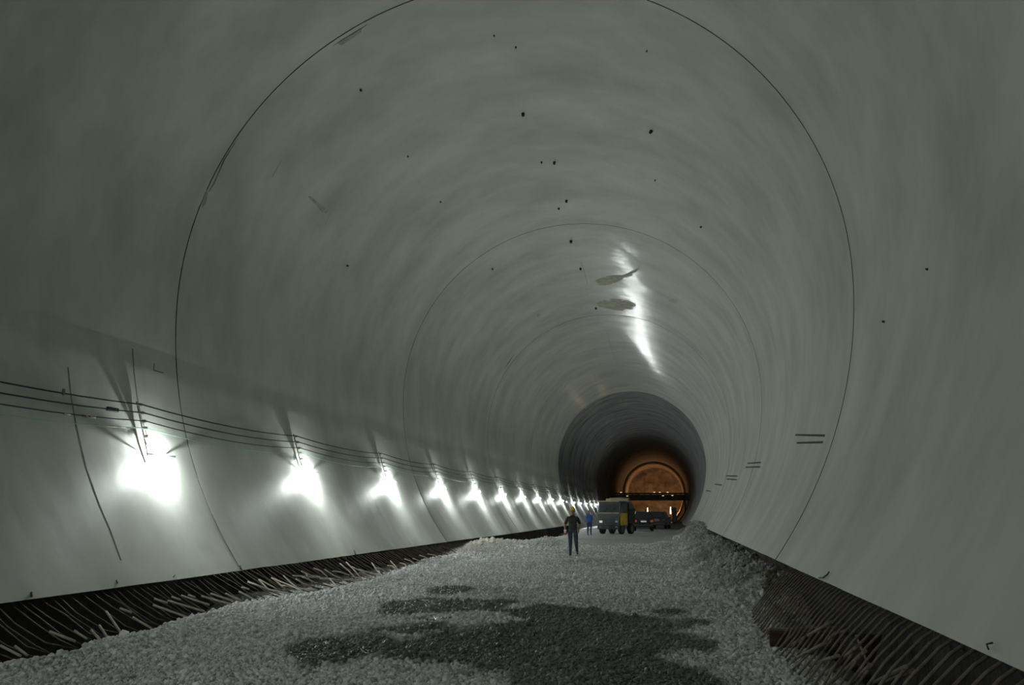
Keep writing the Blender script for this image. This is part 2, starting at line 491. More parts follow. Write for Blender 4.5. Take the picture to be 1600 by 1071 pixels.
def wetness(x, y):
    w = np.zeros_like(x)
    n = fbm(x*1.1+9, y*.8+4, 4) - .5
    for cx, cyy, rx, ry in WET:
        q = np.sqrt(((x-cx)/rx)**2 + ((y-cyy)/ry)**2) + 1.7*n
        w = np.maximum(w, 1 - sstep(.75, 1.1, q))
    w = np.maximum(w, sstep(80, 86, y)); w = np.maximum(w, .62*sstep(.2, 1.2, x + .8*n)*sstep(15, 18, y))
    return np.clip(w*.95 + .25*sstep(.55, .75, fbm(x*.35+60, y*.25+12, 4)), 0, 1)
def paleness(x, y):
    return np.clip(np.exp(-(((x+8.0)/.8)**2 + ((y-36)/5.)**2))*1.3, 0, 1)*.8
ys = [-32.0]
while ys[-1] < 232:
    y = ys[-1]
    ys.append(y + (1.0 if y < 2 else max(.07, .0055*y)))
ys = np.array(ys); xs = np.concatenate([np.linspace(-9.9, -6.5, 50), np.linspace(-6.43, .9, 86), np.linspace(.96, 3.3, 40)])
GY, GX = np.meshgrid(ys, xs, indexing='ij')
GZ = height(GX, GY)
gme = np_mesh('floor', np.stack([GX, GY, GZ], -1).reshape(-1, 3), grid_quads(len(ys), len(xs))[:, ::-1], ['ground'], smooth=True,
              attrs={'wet': wetness(GX, GY).ravel(), 'pale': paleness(GX, GY).ravel()})
floor = tag(link('floor', gme), 'grey gravel roadbed with wet patches', kind='structure')

# loose gravel: too small to pick apart, real stones joined into one
def stone_proto(seed):
    r = np.random.default_rng(seed)
    t = (1+5**.5)/2
    v = np.array([(-1,t,0),(1,t,0),(-1,-t,0),(1,-t,0),(0,-1,t),(0,1,t),(0,-1,-t),(0,1,-t),(t,0,-1),(t,0,1),(-t,0,-1),(-t,0,1)], float)
    v /= np.linalg.norm(v[0]); v *= r.uniform(.7, 1.15, (12, 1)); v *= np.array([1, r.uniform(.6, .95), r.uniform(.5, .8)])
    f = np.array([(0,11,5),(0,5,1),(0,1,7),(0,7,10),(0,10,11),(1,5,9),(5,11,4),(11,10,2),(10,7,6),(7,1,8),(3,9,4),(3,4,2),(3,2,6),(3,6,8),(3,8,9),(4,9,5),(2,4,11),(6,2,10),(8,6,7),(9,8,1)])
    return v, f
def scatter(name, x, y, size, matname, zoff=.2, parent=None):
    n = len(x); z = height(x, y)
    Vs = []; Qs = []; o = 0
    pid = RNG.integers(0, 6, n)
    for k in range(6):
        s = np.where(pid == k)[0]
        if len(s) == 0: continue
        pv, pf = stone_proto(100+k)
        q = RNG.normal(size=(len(s), 4)); q /= np.linalg.norm(q, axis=1)[:, None]
        w, a, b, c = q.T
        Rm = np.stack([1-2*(b*b+c*c), 2*(a*b-c*w), 2*(a*c+b*w), 2*(a*b+c*w), 1-2*(a*a+c*c), 2*(b*c-a*w),
                       2*(a*c-b*w), 2*(b*c+a*w), 1-2*(a*a+b*b)], -1).reshape(-1, 3, 3)
        V = np.einsum('nij,kj->nki', Rm, pv)*size[s][:, None, None]
        V += np.stack([x[s], y[s], z[s] + size[s]*zoff], -1)[:, None, :]
        Vs.append(V.reshape(-1, 3)); Qs.append((pf[None] + (np.arange(len(s))*12)[:, None, None]).reshape(-1, 3) + o)
        o += len(s)*12
    V = np.concatenate(Vs); Q = np.concatenate(Qs)
    me = np_mesh(name, V, Q, [matname], attrs={'wet': wetness(V[:, 0], V[:, 1]), 'pale': paleness(V[:, 0], V[:, 1])})
    return link(name, me, parent)
N = 100000
u = RNG.random(N); p = -.75
sy = (5.5**p + u*(46.0**p - 5.5**p))**(1/p)
sx = RNG.uniform(-8.6, 2.1, N)
vis = (np.abs(sx + sy*math.tan(YAW)) < sy*.66 + .8)
el = np.interp(sy, EL_Y, EL_X)
vis &= ~((sx < el - .25) & (sy < 14)) & ~((sx > 1.7) & (sy < 14))
sx, sy = sx[vis], sy[vis]
size = np.exp(RNG.normal(math.log(.018), .38, len(sx)))*(1 + .012*sy)
gr = scatter('gravel', sx, sy, size, 'stone')
tag(gr, 'loose grey crushed stone covering the tunnel floor', 'gravel', kind='stuff')
# rubble lumps along the right wall and on the mounds
n = 5200
ry = RNG.uniform(15, 62, n); rx = np.where(RNG.random(n) < .72, RNG.normal(1.35, .5, n), RNG.normal(-7.6, .7, n))
ok = (rx < 2.3) & (rx > -8.7) & ((rx > -2) | ((ry > 28) & (ry < 48)))
rb = scatter('rubble', rx[ok], ry[ok], np.exp(RNG.normal(math.log(.042), .45, ok.sum())), 'stone', .3)
tag(rb, 'broken stones heaped along the foot of the lining', 'rubble', kind='stuff')

# puddle
pc = gnd(672, 966)
a = np.linspace(0, 2*math.pi, 28, endpoint=False)
mb = MB(); hz = float(height(pc[0], pc[1]))
ring = [(pc[0] + .26*math.cos(t)*(1+.3*math.sin(3*t)), pc[1] + .30*math.sin(t)*(1+.3*math.cos(2*t+1)), hz+.012) for t in a]
mb.add(ring + [(p_[0], p_[1], hz-.05) for p_ in ring], [list(range(28))] + [(i, 28+i, 28+(i+1) % 28, (i+1) % 28) for i in range(28)])
tag(mb.build('puddle', 'water'), 'small shiny puddle in the wet gravel', 'puddle')

# ------------------------------------------------------------------ recess walls with starter bars
def recess(name, side, x0, x1, ztop):
    yy = np.linspace(-32, Y_END, 260); zz = np.linspace(-1.0, ztop, 8)
    Y, Z = np.meshgrid(yy, zz, indexing='ij')
    X = x0 + (x1-x0)*(Z+1)/(ztop+1) + .18*(fbm(Y*1.3, Z*2+side*9, 3)-.5)
    me = np_mesh(name, np.stack([X, Y, Z], -1).reshape(-1, 3), grid_quads(260, 8), ['recess'])
    return tag(link(name, me), kind='structure')
wl = recess('wall_left', -1, -8.75, -8.95, ZL + .08)
wr = recess('wall_right', 1, 2.1, 2.22, ZR + .1)

def rebar_mesh(path, r=.0085, m='rebar'):
    mb = MB(); mb.tube(path, r, 6); return mb.mesh('rebar', [m])
LV = []
for k in range(6):
    j = lambda a: random.uniform(-a, a)
    ex = -7.35 + j(.18)
    LV.append(rebar_mesh([(wall_x(ZL, -1)-.12, 0, ZL+.0), (wall_x(ZL, -1)+.04, 0, ZL-.10), (-8.2 + j(.05), j(.03), .24 + j(.03)), (-7.8 + j(.05), j(.05), .04 + j(.04)), (ex, j(.09), -.10 + j(.05))]))
RV = []
for k in range(6):
    j = lambda a: random.uniform(-a, a)
    RV.append(rebar_mesh([(wall_x(ZR, 1)+.12, 0, ZR+.0), (wall_x(ZR, 1)-.02, 0, ZR-.10), (1.62, j(.015), .50), (1.40, j(.03), .22), (1.2 + j(.06), j(.05), -.03)], .0125, 'rebar_dusty'))
y = 7.2; nl = 0
while y < 37:
    o = link('rebar', LV[nl % 6], wl, (0, y, (0 if y < 15 else .05))); o.rotation_euler = (0, 0, random.uniform(-.05, .05)/8)
    y += .2 + random.uniform(-.03, .03); nl += 1
y = 4.2; nr = 0
while y < 14.8:
    o = link('rebar', RV[nr % 6], wr, (0, y, 0)); y += .225 + random.uniform(-.02, .02); nr += 1

# loose / bent pale bars lying over the left recess
def slopeL(px, py, lift=.06):
    """point on the sheet of starter bars left"""
    v = ray(px, py)
    # plane z = .44 - (x+8.45)*.50 + lift
    a = -.50; c0 = .44 + lift + a*8.45
    t = (c0 - CPOS[2] + a*CPOS[0])/(v[2] - a*v[0])
    return CPOS + t*v
def bar(p0, p1, r, label, group, matn='bar', name='steel_bar', bend=.0):
    p0 = Vector(p0); p1 = Vector(p1); mid = (p0+p1)/2 + Vector((0, 0, bend))
    c = (p0+p1)/2
    mb = MB(); mb.tube([p0-c, (p0+mid)/2-c, mid-c, (mid+p1)/2-c, p1-c], r, 8)
    o = mb.build(name, matn); o.location = c
    L_ = (p1-p0).length
    return tag(o, ('short ' if L_ < .45 else 'long ' if L_ > 1.1 else 'medium-length ') + label, 'steel bar', group)
GL = 'pale bars lying over the left starter bars'
LB = [(0,1009,33,1026),(23,1010,43,1025),(77,987,118,1003),(116,986,136,999),(142,985,160,1004),(155,978,168,997),(166,956,193,995),(187,951,206,958),
      (207,965,236,982),(239,946,298,967),(241,936,262,943),(262,939,319,956),(268,933,282,938),(283,931,327,946),(294,930,305,934),
      (315,932,362,945),(329,928,365,940),(352,928,378,939),(373,925,399,938),(378,918,389,921),(387,909,417,921),(405,906,433,921)]
for a_, b_, c_, d_ in LB:
    bar(slopeL(a_, b_), slopeL(c_, d_, .05), .015, 'pale straight steel bar laid across the rusty starter bars at the dark recess', GL)
GT = 'tangled bars on the spoil by the left lining'
LT = [(387,910,460,947),(404,906,418,920),(424,903,446,921),(425,904,480,945),(443,900,465,919),(472,902,495,912),(478,897,488,910),
      (440,915,500,945),(462,905,487,917),(458,900,520,905),(471,893,500,902),(500,905,575,906),(515,905,527,937),(505,912,528,936),
      (531,881,557,905),(541,879,565,905),(536,907,565,920),(552,909,570,918),(549,886,585,908),(567,908,588,921),(560,890,595,912),
      (581,880,595,900),(585,888,605,897),(592,893,598,903),(596,905,606,925),(520,893,545,899),(507,890,535,905),(490,888,512,902),
      (606,884,620,896),(610,877,622,893),(625,880,637,890),(632,874,650,888),(645,873,665,882),(655,868,672,879),(668,866,690,873)]
for a_, b_, c_, d_ in LT:
    P0 = slopeL(a_, b_, .10); P1 = slopeL(c_, d_, .06)
    P1[2] = max(P1[2], float(height(P1[0], P1[1])) + .02)
    bar(P0, P1, .015, 'pale bent bar in the tangle on the spoil beside the left lining', GT, bend=random.uniform(-.03, .05))
# right hand loose bars
def slopeR(px, py, lift=.05):
    v = ray(px, py); a = 1.05; c0 = .76 + lift - a*1.83
    t = (c0 - CPOS[2] + a*CPOS[0])/(v[2] - a*v[0])
    P = CPOS + t*v
    if P[2] < .03: P = gnd(px, py, .04)
    return P
GR = 'rusty bars lying over the right starter bars'
RB = [(1180,942,1222,918),(1188,950,1232,926),(1199,962,1258,935),(1212,966,1266,936),(1238,966,1268,938),(1250,960,1290,940),
      (1232,1011,1300,972),(1240,1031,1290,1005),(1275,1022,1305,990),(1290,1055,1340,1010),(1300,1066,1352,1018),(1330,1068,1360,1040),
      (1310,990,1350,975),(1360,1070,1420,1040),(1380,1068,1440,1042),(1265,1040,1310,1025),(1200,936,1222,930)]
for a_, b_, c_, d_ in RB:
    P0 = gnd(a_, b_, .05); P1 = slopeR(c_, d_, .05)
    L_ = np.linalg.norm(P1-P0)
    if L_ > 2.2: P1 = P0 + (P1-P0)*2.2/L_
    bar(P0, P1, .017, 'rusty loose bar lying across the right starter bars', GR, 'rebar_dusty')
GF = 'rusty bars half buried in the spoil along the right wall'
for a_, b_, c_, d_ in [(1135,897,1170,885),(1130,910,1175,900),(1145,918,1190,898),(1140,885,1165,877),(1150,925,1172,913)]:
    P0 = gnd(a_, b_, .0); P1 = gnd(c_, d_, .0)
    P1 = P0 + (P1-P0)/np.linalg.norm(P1-P0)*1.5
    for P in (P0, P1): P[2] = float(height(P[0], P[1])) + .03
    bar(P0, P1, .03, 'dark bar half buried in the heaped spoil along the right wall', GF, 'rebar')

# timber block and steel plate at the right
c = gnd(1250, 1012); mb = MB()
mb.box((0, 0, .11), (.82, .2, .22), 0, .012)
t = thing('timber_beam', 'dark squared timber lying on gravel at the right starter bars', 'timber', (c[0]+.05, c[1], float(height(c[0], c[1]))), -.12)
mb.build('beam', 'timber', t)
mb = MB(); mb.tube([(-.45, .16, .19), (.75, .05, .30)], .016, 8); mb.build('nailed_batten', 'plate_edge', t)
t = thing('steel_plate', 'rusty triangular steel plate propped on the right starter bars', 'steel plate')
p0, p1, p2 = [on_depth(x_, y_, Yd) for x_, y_, Yd in ((1338, 994, 9.1), (1378, 994, 9.3), (1361, 1048, 8.6))]
c = (p0+p1+p2)/3; nrm = np.cross(p1-p0, p2-p0); nrm = nrm/np.linalg.norm(nrm)*.012
mb = MB(); mb.add([q-c+nrm for q in (p0, p1, p2)] + [q-c-nrm for q in (p0, p1, p2)], [(0,1,2),(5,4,3),(0,3,4,1),(1,4,5,2),(2,5,3,0)])
mb.build('plate', 'plate', t); t.location = c
mb = MB(); mb.tube([p0-c, p2-c], .014, 6); mb.build('edge_flange', 'plate_edge', t)
# crumbled concrete lump at the end of the right row of bars
c = on_wall(1212, 892); mb = MB()
for k in range(26):
    pv, pf = stone_proto(300+k); q_ = np.array([random.uniform(-.10, .08), random.uniform(-.2, .2), random.uniform(-.34, .08)])
    mb.add(pv*random.uniform(.05, .10) + q_, [tuple(t_) for t_ in pf])
o = tag(mb.build('concrete_lump', 'moss'), 'mossy crumbled concrete lump ending the right row of starter bars', 'rubble')
o.location = (c[0]-.08, c[1], c[2]-.02)

# ------------------------------------------------------------------ marks, stubs, stains on the lining (pieces of the lining)
def wall_strip(p_list, half, name, matn, thick=.002, parent=None, lift=.0015):
    """thin strip that follows the lining through pixel-picked points"""
    mb = MB(); V = []
    if isinstance(half, (list, tuple)) or len(p_list) > 2:
        q_, h_ = [], []
        for i in range(len(p_list)-1):
            for k in range(6):
                t = k/6; q_.append(tuple(np.array(p_list[i])*(1-t) + np.array(p_list[i+1])*t))
                if isinstance(half, (list, tuple)): h_.append(half[i]*(1-t) + half[i+1]*t)
        q_.append(p_list[-1]); p_list = q_
        if isinstance(half, (list, tuple)): half = h_ + [half[-1]]
    P = [on_wall(*q) for q in p_list]
    for i, p in enumerate(P):
        n = wall_normal(p); d = P[min(i+1, len(P)-1)] - P[max(i-1, 0)]; d = d/np.linalg.norm(d)
        b = np.cross(n, d); b /= np.linalg.norm(b)
        h = half[i] if isinstance(half, (list, tuple)) else half
        for sg, up in ((-1, 0), (1, 0), (1, 1), (-1, 1)):
            V.append(p + b*sg*h + n*(lift + thick*up) - n*.0)
    F = []
    for i in range(len(P)-1):
        for k in range(4):
            F.append((i*4+k, i*4+(k+1) % 4, i*4+4+(k+1) % 4, i*4+4+k))
    F += [(0, 1, 2, 3), tuple(len(V)-4+k for k in (3, 2, 1, 0))]
    mb.add(V, F); return mb.build(name, matn, parent)
def lerp_pts(a, b, n): return [(a[0]+(b[0]-a[0])*i/n, a[1]+(b[1]-a[1])*i/n) for i in range(n+1)]
for a_, b_ in [((1243,680),(1289,681)), ((1245,692.5),(1286,691.5)), ((1168,724.5),(1189,723)), ((1165,730.5),(1188,730)),
               ((1134.5,744),(1152,744.5)), ((1135.5,749),(1151,750)), ((1117,757),(1128,758.5)), ((1103,767),(1110,768))]:
    wall_strip(lerp_pts(a_, b_, 8), .016 + .0003*on_wall(*a_)[1], 'painted_mark', 'mark', parent=vault)
for px, py, s in [(817,177,2.6),(1018,204,2.6),(563,140,1.8),(637,244,1.2),(806,73,1.4),(846,253,1.4),(866,253,2.2),(885,313,2.0),(873,325,1.6),
               (892,376,2.2),(907,419,1.8),(1024,281,1.2),(1011,79,1.3),(772,55,1.2),(542,415,1.5),(1096,354,1.5),(1382,503,1.7),(1450,421,1.7),(769,420,1.3),(931,481,1.6),(688,315,1.2)]:
    p = on_wall(px, py); n = wall_normal(p); s = float(s*np.linalg.norm(p - CPOS)/F_PX)
    mb = MB(); mb.tube([p - n*.03, p + n*s, p + n*s*2], [s*.9, s, s*.7], 8); mb.build('grout_stub', 'black', vault)
def stain(pts, matn, name='stain_patch', lift=.004):
    """patch on the lining following its curve, outlined by pixel-picked points around a centre"""
    c = (sum(p[0] for p in pts)/len(pts), sum(p[1] for p in pts)/len(pts))
    V = []; n = len(pts)
    for fr in (0, .5, 1.0):
        for q in pts:
            p = on_wall(c[0]+(q[0]-c[0])*fr, c[1]+(q[1]-c[1])*fr, .018); V.append(p + wall_normal(p)*(lift if fr < 1 else -.004))
    F = []
    for j in range(2):
        for i in range(n): F.append((j*n+i, j*n+(i+1) % n, (j+1)*n+(i+1) % n, (j+1)*n+i))
    mb = MB(); mb.add(V, F); return mb.build(name, matn, vault)
stain([(928,440),(945,432),(975,430),(1000,418),(990,430),(975,436),(958,444),(945,448),(932,446)], 'stain')
stain([(930,474),(950,467),(975,468),(995,475),(992,484),(978,488),(955,484),(935,480)], 'stain')
stain([(1043,470),(1052,466),(1060,470),(1058,474),(1046,474)], 'stain')
stain([(836,491),(843,489),(846,493),(840,497)], 'stain')
stain([(475,302),(482,303),(500,318),(516,330),(514,338),(505,336),(490,318)], 'stain_dark', 'spall_patch')
wall_strip([(804,553),(799,560),(794,568),(788,577)], [.01,.05,.08,.02], 'crack', 'crack', parent=vault)
stain([(320,300),(326,294),(325,312),(321,322),(313,330),(312,322)], 'crack_soft', 'spall_patch')
stain([(523,70),(545,57),(572,40),(568,48),(546,64),(530,74)], 'stain', 'spall_patch')
wall_strip([(520,72),(535,62),(552,52),(574,38)], [.004,.014,.014,.006], 'crack', 'crack', parent=vault)
wall_strip([(106.3,574.5),(111,621.6),(118.8,664.7),(134.5,731),(154,786),(173.7,833),(189,876)], .010, 'crack', 'crack', parent=vault)
wall_strip([(207,545),(209,580),(214,620),(220,650),(232,690)], .013, 'crack', 'crack', parent=vault)  # dark strip painted as the cable bracket's shadow above the first lamp
wall_strip([(372,215),(350,250),(335,285),(326,300)], [.004,.02,.02,.01], 'crack', 'crack', parent=vault)
for pts_, r_ in (([(1283,906),(1290,905),(1296,901),(1299,896)], .009), ([(1552,1020),(1549,1012),(1558,1010)], .006)):
    mb = MB(); mb.tube([on_wall(*q) + wall_normal(on_wall(*q))*.03 for q in pts_], r_, 6); mb.build('tie_wire', 'rebar', wr)
for pts_, r_ in (([(48,934),(48,927)], .014), ([(182,913),(181,908)], .012), ([(376,891),(374,885)], .014), ([(555,869),(553,861)], .016), ([(270,903),(273,899)], .01)):
    mb = MB(); mb.tube([on_wall(*q) + wall_normal(on_wall(*q))*.015 for q in pts_], r_, 6); mb.build('tie_wire', 'rebar', wl)
wall_strip([(241,568),(240,579)], .012, 'painted_mark', 'cable_red', parent=vault)
wall_strip([(240,579),(255,583)], .010, 'painted_mark', 'cable_red', parent=vault)
wall_strip([(908,410),(913,425),(918,445)], .012, 'crack', 'crack_soft', parent=vault)
wall_strip([(948,516),(955,545),(963,566)], .016, 'crack', 'crack_soft', parent=vault)
wall_strip([(508,350),(516,333)], .008, 'crack', 'crack_soft', parent=vault)
wall_strip([(425,277),(440,250)], .008, 'crack', 'crack_soft', parent=vault)

# ------------------------------------------------------------------ lamps, brackets and cables on the left
LAMP_Y = [14.75 + 7.0*k for k in range(17)] + [.75, -6.25, -13.25, -20.25]
def lwall(y): return R + (.45 if y > Y_END else 0)
ZLAMP = 2.62
ORD = 'first second third fourth fifth sixth seventh eighth ninth tenth eleventh twelfth thirteenth fourteenth fifteenth sixteenth seventeenth'.split()
lamp = thing('wall_lamp', 'glowing bulb lamp under a grey batten on the left wall', 'lamp', group='row of lamps along the left wall')
mb = MB(); mb.ell((0, 0, 0), (.021, .024, .022), 12, 8); mb.build('bulb', 'tube', lamp)
mb = MB(); mb.box((-.018, 0, .075), (.028, .9, .04), 0, .005); mb.tube([(0, 0, .021), (0, 0, .06)], .006, 8); mb.build('batten', 'housing', lamp)
for sg in (-1, 1):
    mb = MB(); mb.tube([(-.0, sg*.3, .08), (-.10, sg*.3, .10), (-.155, sg*.3, .09)], .010, 6); mb.build('arm', 'steel', lamp)
rack = thing('cable_bracket', 'upright steel bracket holding the cables above a wall lamp', 'bracket', group='cable brackets along the left wall')
TILT = math.atan2(wall_x(3.6, -1) - wall_x(2.9, -1), .7)
def rp(h, out): return (math.tan(TILT)*h + out, 0, h)
mb = MB(); mb.tube([rp(-.45, .05), rp(.72, .05)], .014, 6); mb.build('post', 'steel', rack)
CAB_H = [.66, .50, .34, .20]
for h in CAB_H + [.04]:
    b = MB(); p = rp(h, .05); q = rp(h, .15)
    b.tube([p, q], [.03, .034], 10); io = b.build('insulator', 'porcelain', rack)
b = MB(); b.tube([rp(-.02, .05), rp(-.2, .10), rp(-.4, .22)], .008, 5); b.build('lamp_lead', 'cable', rack)
for i, y in enumerate(LAMP_Y):
    rr = lwall(y)
    lx = wall_x(ZLAMP, -1, rr) + .16
    bx = wall_x(3.0, -1, rr)
    if i == 0: lo, ro = lamp, rack; lo.location = (lx, y, ZLAMP); ro.location = (bx, y-.25, 3.0)
    else: lo, ro = dup(lamp, (lx, y, ZLAMP)), dup(rack, (bx, y-.25, 3.0))
    if i < 17: wh = ORD[i] + ' one beyond the black junction box'
    else: wh = ORD[i-17] + ' one before the black junction box'
    lo['label'] = 'glowing bulb lamp on the left wall, ' + wh
    ro['label'] = 'steel cable bracket above a wall lamp, ' + wh
CAB_Y = [-20.5 + 7.0*k for k in range(22)]
for ci, (h, r_, mn, nm) in enumerate([(CAB_H[0], .014, 'cable', 'thick black cable, topmost of the four strung along the left wall'),
                                   (CAB_H[1], .014, 'cable', 'dark cable carrying a black junction box on the left wall'),
                                   (CAB_H[2], .011, 'cable', 'thin dark cable with reddish splices on the left wall'),
                                   (CAB_H[3], .011, 'cable_pale', 'thin pale wire, lowest of the four strung along the left wall')]):
    pts = []
    for a_, b_ in zip(CAB_Y[:-1], CAB_Y[1:]):
        for k in range(8):
            t_ = k/8; y = a_ + (b_-a_)*t_; sag = .10*4*t_*(1-t_)*(1+.15*ci)
            z = 3.0 + h - sag
            w0 = wall_x(3.0, -1, lwall(y)) + math.tan(TILT)*(h - sag) + .15
            pts.append((w0, y, z))
    root = thing('cable', nm, 'cable', group='cables along the left wall')
    mb = MB(); mb.tube(pts, r_, 6); mb.build('conductor', mn, root)
    if ci == 1:
        q = min(pts, key=lambda p_: abs(p_[1] - 13.6)); mb = MB(); mb.box((q[0], 13.55, q[2]), (.06, .30, .075), 0, .01); mb.build('junction_box', 'black', root)
    if ci == 2:
        for yy, mn2 in ((12.3, 'porcelain'), (12.75, 'cable_red'), (12.95, 'porcelain')):
            q = min(pts, key=lambda p_: abs(p_[1] - yy)); b = MB(); b.tube([(q[0], yy-.07, q[2]), (q[0], yy+.07, q[2]-.002)], .018, 6); b.build('splice', mn2, root)
    if ci == 0:
        q = min(pts, key=lambda p_: abs(p_[1] - 12.3)); b = MB(); b.box((q[0], 12.3, q[2]+.03), (.03, .05, .11), 0, .006); b.build('cable_clip', 'steel', root)

# ------------------------------------------------------------------ people
def person(name, label, loc, rz, J, rads, edges, cols, helmet=None, scale=1.0):
    keys = list(J)
    me = bpy.data.meshes.new('skeleton')
    me.from_pydata([J[k] for k in keys], [(keys.index(a), keys.index(b)) for a, b in edges], [])
    o = bpy.data.objects.new('skeleton', me); COL.objects.link(o)
    sk = o.modifiers.new('skin', 'SKIN'); sk.use_smooth_shade = True; sk.branch_smoothing = .6
    for i, k in enumerate(keys):
        r = rads[k]; r = r if isinstance(r, tuple) else (r, r)
        if max(r) > .0245: r = (r[0]*1.22, r[1]*1.22)
        me.skin_vertices[0].data[i].radius = r if isinstance(r, tuple) else (r, r)
        me.skin_vertices[0].data[i].use_root = (k == 'pelvis')
    ss = o.modifiers.new('sub', 'SUBSURF'); ss.levels = 2; ss.render_levels = 2
    dg = bpy.context.evaluated_depsgraph_get(); ev = o.evaluated_get(dg)
    m2 = bpy.data.meshes.new_from_object(ev)
    V = [tuple(v.co) for v in m2.vertices]; Fs = [list(p.vertices) for p in m2.polygons]
    bpy.data.objects.remove(o); bpy.data.meshes.remove(me); bpy.data.meshes.remove(m2)
    mb = MB(); mb.add(V, Fs, 0, True)
    hd = Vector(J['head'])
    # face: nose, ears, eyes, mouth (facing -Y)
    mb.ell(hd + Vector((0, -.098, -.015)), (.016, .022, .028), 8, 6)
    for s in (-1, 1):
        mb.ell(hd + Vector((s*.078, .0, -.01)), (.012, .024, .034), 8, 6)
        mb.ell(hd + Vector((s*.032, -.083, .018)), (.014, .008, .009), 8, 5, 5)
    mb.ell(hd + Vector((0, -.086, -.058)), (.026, .008, .008), 8, 5, 4)
    for i, f in enumerate(mb.f[:len(Fs)]):
        c = np.mean([mb.v[k] for k in f], axis=0); mb.m[i] = cols(c)
    root = thing(name, label, 'person', loc, rz)
    root.scale = (scale,)*3
    body = mb.build('body', ['skin', 'shirt' if helmet else 'blue', 'jeans' if helmet else 'navy', 'shoe', 'cable_red', 'eye'], root)
    return root, hd
def man_joints(stride=.0):
    J = {}; r = {}
    def a(k, p, q): J[k] = p; r[k] = q
    a('pelvis', (0, 0, .96), (.145, .11)); a('belly', (0, -.01, 1.10), (.15, .11)); a('chest', (0, 0, 1.30), (.165, .115)); a('neckb', (0, .01, 1.46), (.075, .07))
    a('neck', (0, 0, 1.52), .052); a('jaw', (0, -.02, 1.575), (.058, .066)); a('head', (0, -.008, 1.645), (.076, .092)); a('crown', (0, 0, 1.72), (.055, .065))
    for s, n in ((-1, 'r'), (1, 'l')):
        a('hip'+n, (s*.095, 0, .90), (.095, .10)); a('knee'+n, (s*.11, 0, .50), .062); a('calf'+n, (s*.112, .015, .36), .058); a('ankle'+n, (s*.115, .03, .09), .042)
        a('heel'+n, (s*.117, .03, .045), .042); a('toe'+n, (s*.125, -.16, .032), (.042, .03))
        a('sho'+n, (s*.175, .0, 1.41), .062); a('elb'+n, (s*.25, .03, 1.13), .044); a('wri'+n, (s*.26, -.06, .90), .03); a('palm'+n, (s*.262, -.085, .835), (.024, .036))
        for k, (dx, dy, l) in enumerate(((.0, -.030, .075), (.0, -.010, .085), (.0, .010, .080), (.0, .028, .065))):
            a(f'f{k}a'+n, (s*(.262+.004*k), -.085+dy, .835-l*.6), .0095); a(f'f{k}b'+n, (s*(.250+.004*k), -.092+dy, .835-l*1.15), .0085)
        a('tha'+n, (s*.250, -.125, .815), .0105); a('thb'+n, (s*.243, -.135, .78), .009)
    E = [('pelvis','belly'),('belly','chest'),('chest','neckb'),('neckb','neck'),('neck','jaw'),('jaw','head'),('head','crown')]
    for n in 'rl':
        E += [('pelvis','hip'+n),('hip'+n,'knee'+n),('knee'+n,'calf'+n),('calf'+n,'ankle'+n),('ankle'+n,'heel'+n),('heel'+n,'toe'+n),
              ('chest','sho'+n),('sho'+n,'elb'+n),('elb'+n,'wri'+n),('wri'+n,'palm'+n),('palm'+n,'tha'+n),('tha'+n,'thb'+n)]
        for k in range(4): E += [('palm'+n, f'f{k}a'+n), (f'f{k}a'+n, f'f{k}b'+n)]
    return J, r, E
def shift(J, keys, d):
    for k in keys: J[k] = tuple(np.array(J[k]) + np.array(d))
HAND = lambda n: ['palm'+n, 'tha'+n, 'thb'+n] + [f'f{k}{c}'+n for k in range(4) for c in 'ab']
J, rd, E = man_joints()
# walking towards the camera: his right leg forward, left leg trailing
J['kneer'] = (-.10, -.10, .49); J['calfr'] = (-.10, -.09, .35); J['ankler'] = (-.105, -.10, .09); J['heelr'] = (-.105, -.10, .045); J['toer'] = (-.12, -.29, .035)
J['kneel'] = (.12, -.02, .50); J['calfl'] = (.135, .10, .38); J['anklel'] = (.155, .28, .18); J['heell'] = (.158, .31, .14); J['toel'] = (.165, .16, .05)
J['elbr'] = (-.29, .06, 1.14); J['wrir'] = (-.285, -.10, .96); shift(J, HAND('r'), (-.02, -.05, .07))
J['elbl'] = (.27, .10, 1.15); J['wril'] = (.215, -.04, .97); shift(J, HAND('l'), (-.05, .03, .07))
def cols1(c):
    x, y, z = c
    if z < .075 and abs(x) < .2 or (x > .1 and y > .22 and z < .2): return 3
    if abs(x) > .20 and z < 1.2: return 0 if z < 1.17 else 1
    if abs(x) > .185 and z < 1.0: return 0
    if z < .97: return 2
    if z < 1.475: return 1
    return 0
p1 = gnd(895.5, 868); p1[2] = float(height(p1[0], p1[1]))
man, hd = person('person', 'person in yellow helmet, dark shirt and jeans walking on the gravel', p1, .12, J, rd, E, cols1, helmet=True, scale=1.03)
# helmet (child), shirt hem (child)
def helmet(parent, hd, matn):
    mb = MB(); n = 18; V = []; F = []
    prof = [(.150, -.005), (.120, .012), (.116, .05), (.102, .09), (.070, .122), (.03, .135)]
    for j, (rr, z) in enumerate(prof):
        for i in range(n):
            t = 2*math.pi*i/n; k = 1.0 + (.18 if j == 0 and math.sin(t) < -.3 else 0)
            V.append((hd[0] + rr*.86*k*math.cos(t), hd[1] + .005 + rr*k*math.sin(t), hd[2] + .03 + z))
    for j in range(len(prof)-1):
        for i in range(n): F.append((j*n+i, j*n+(i+1) % n, (j+1)*n+(i+1) % n, (j+1)*n+i))
    F.append([(len(prof)-1)*n+i for i in range(n)])
    mb.add(V, F, 0, True); o = mb.build('helmet', matn, parent)
    b = MB(); b.tube([(hd[0], hd[1]-.10, hd[2]+.10), (hd[0], hd[1]-.05, hd[2]+.155), (hd[0], hd[1]+.05, hd[2]+.16), (hd[0], hd[1]+.11, hd[2]+.09)], .012, 6); b.build('helmet_ridge', matn, o)
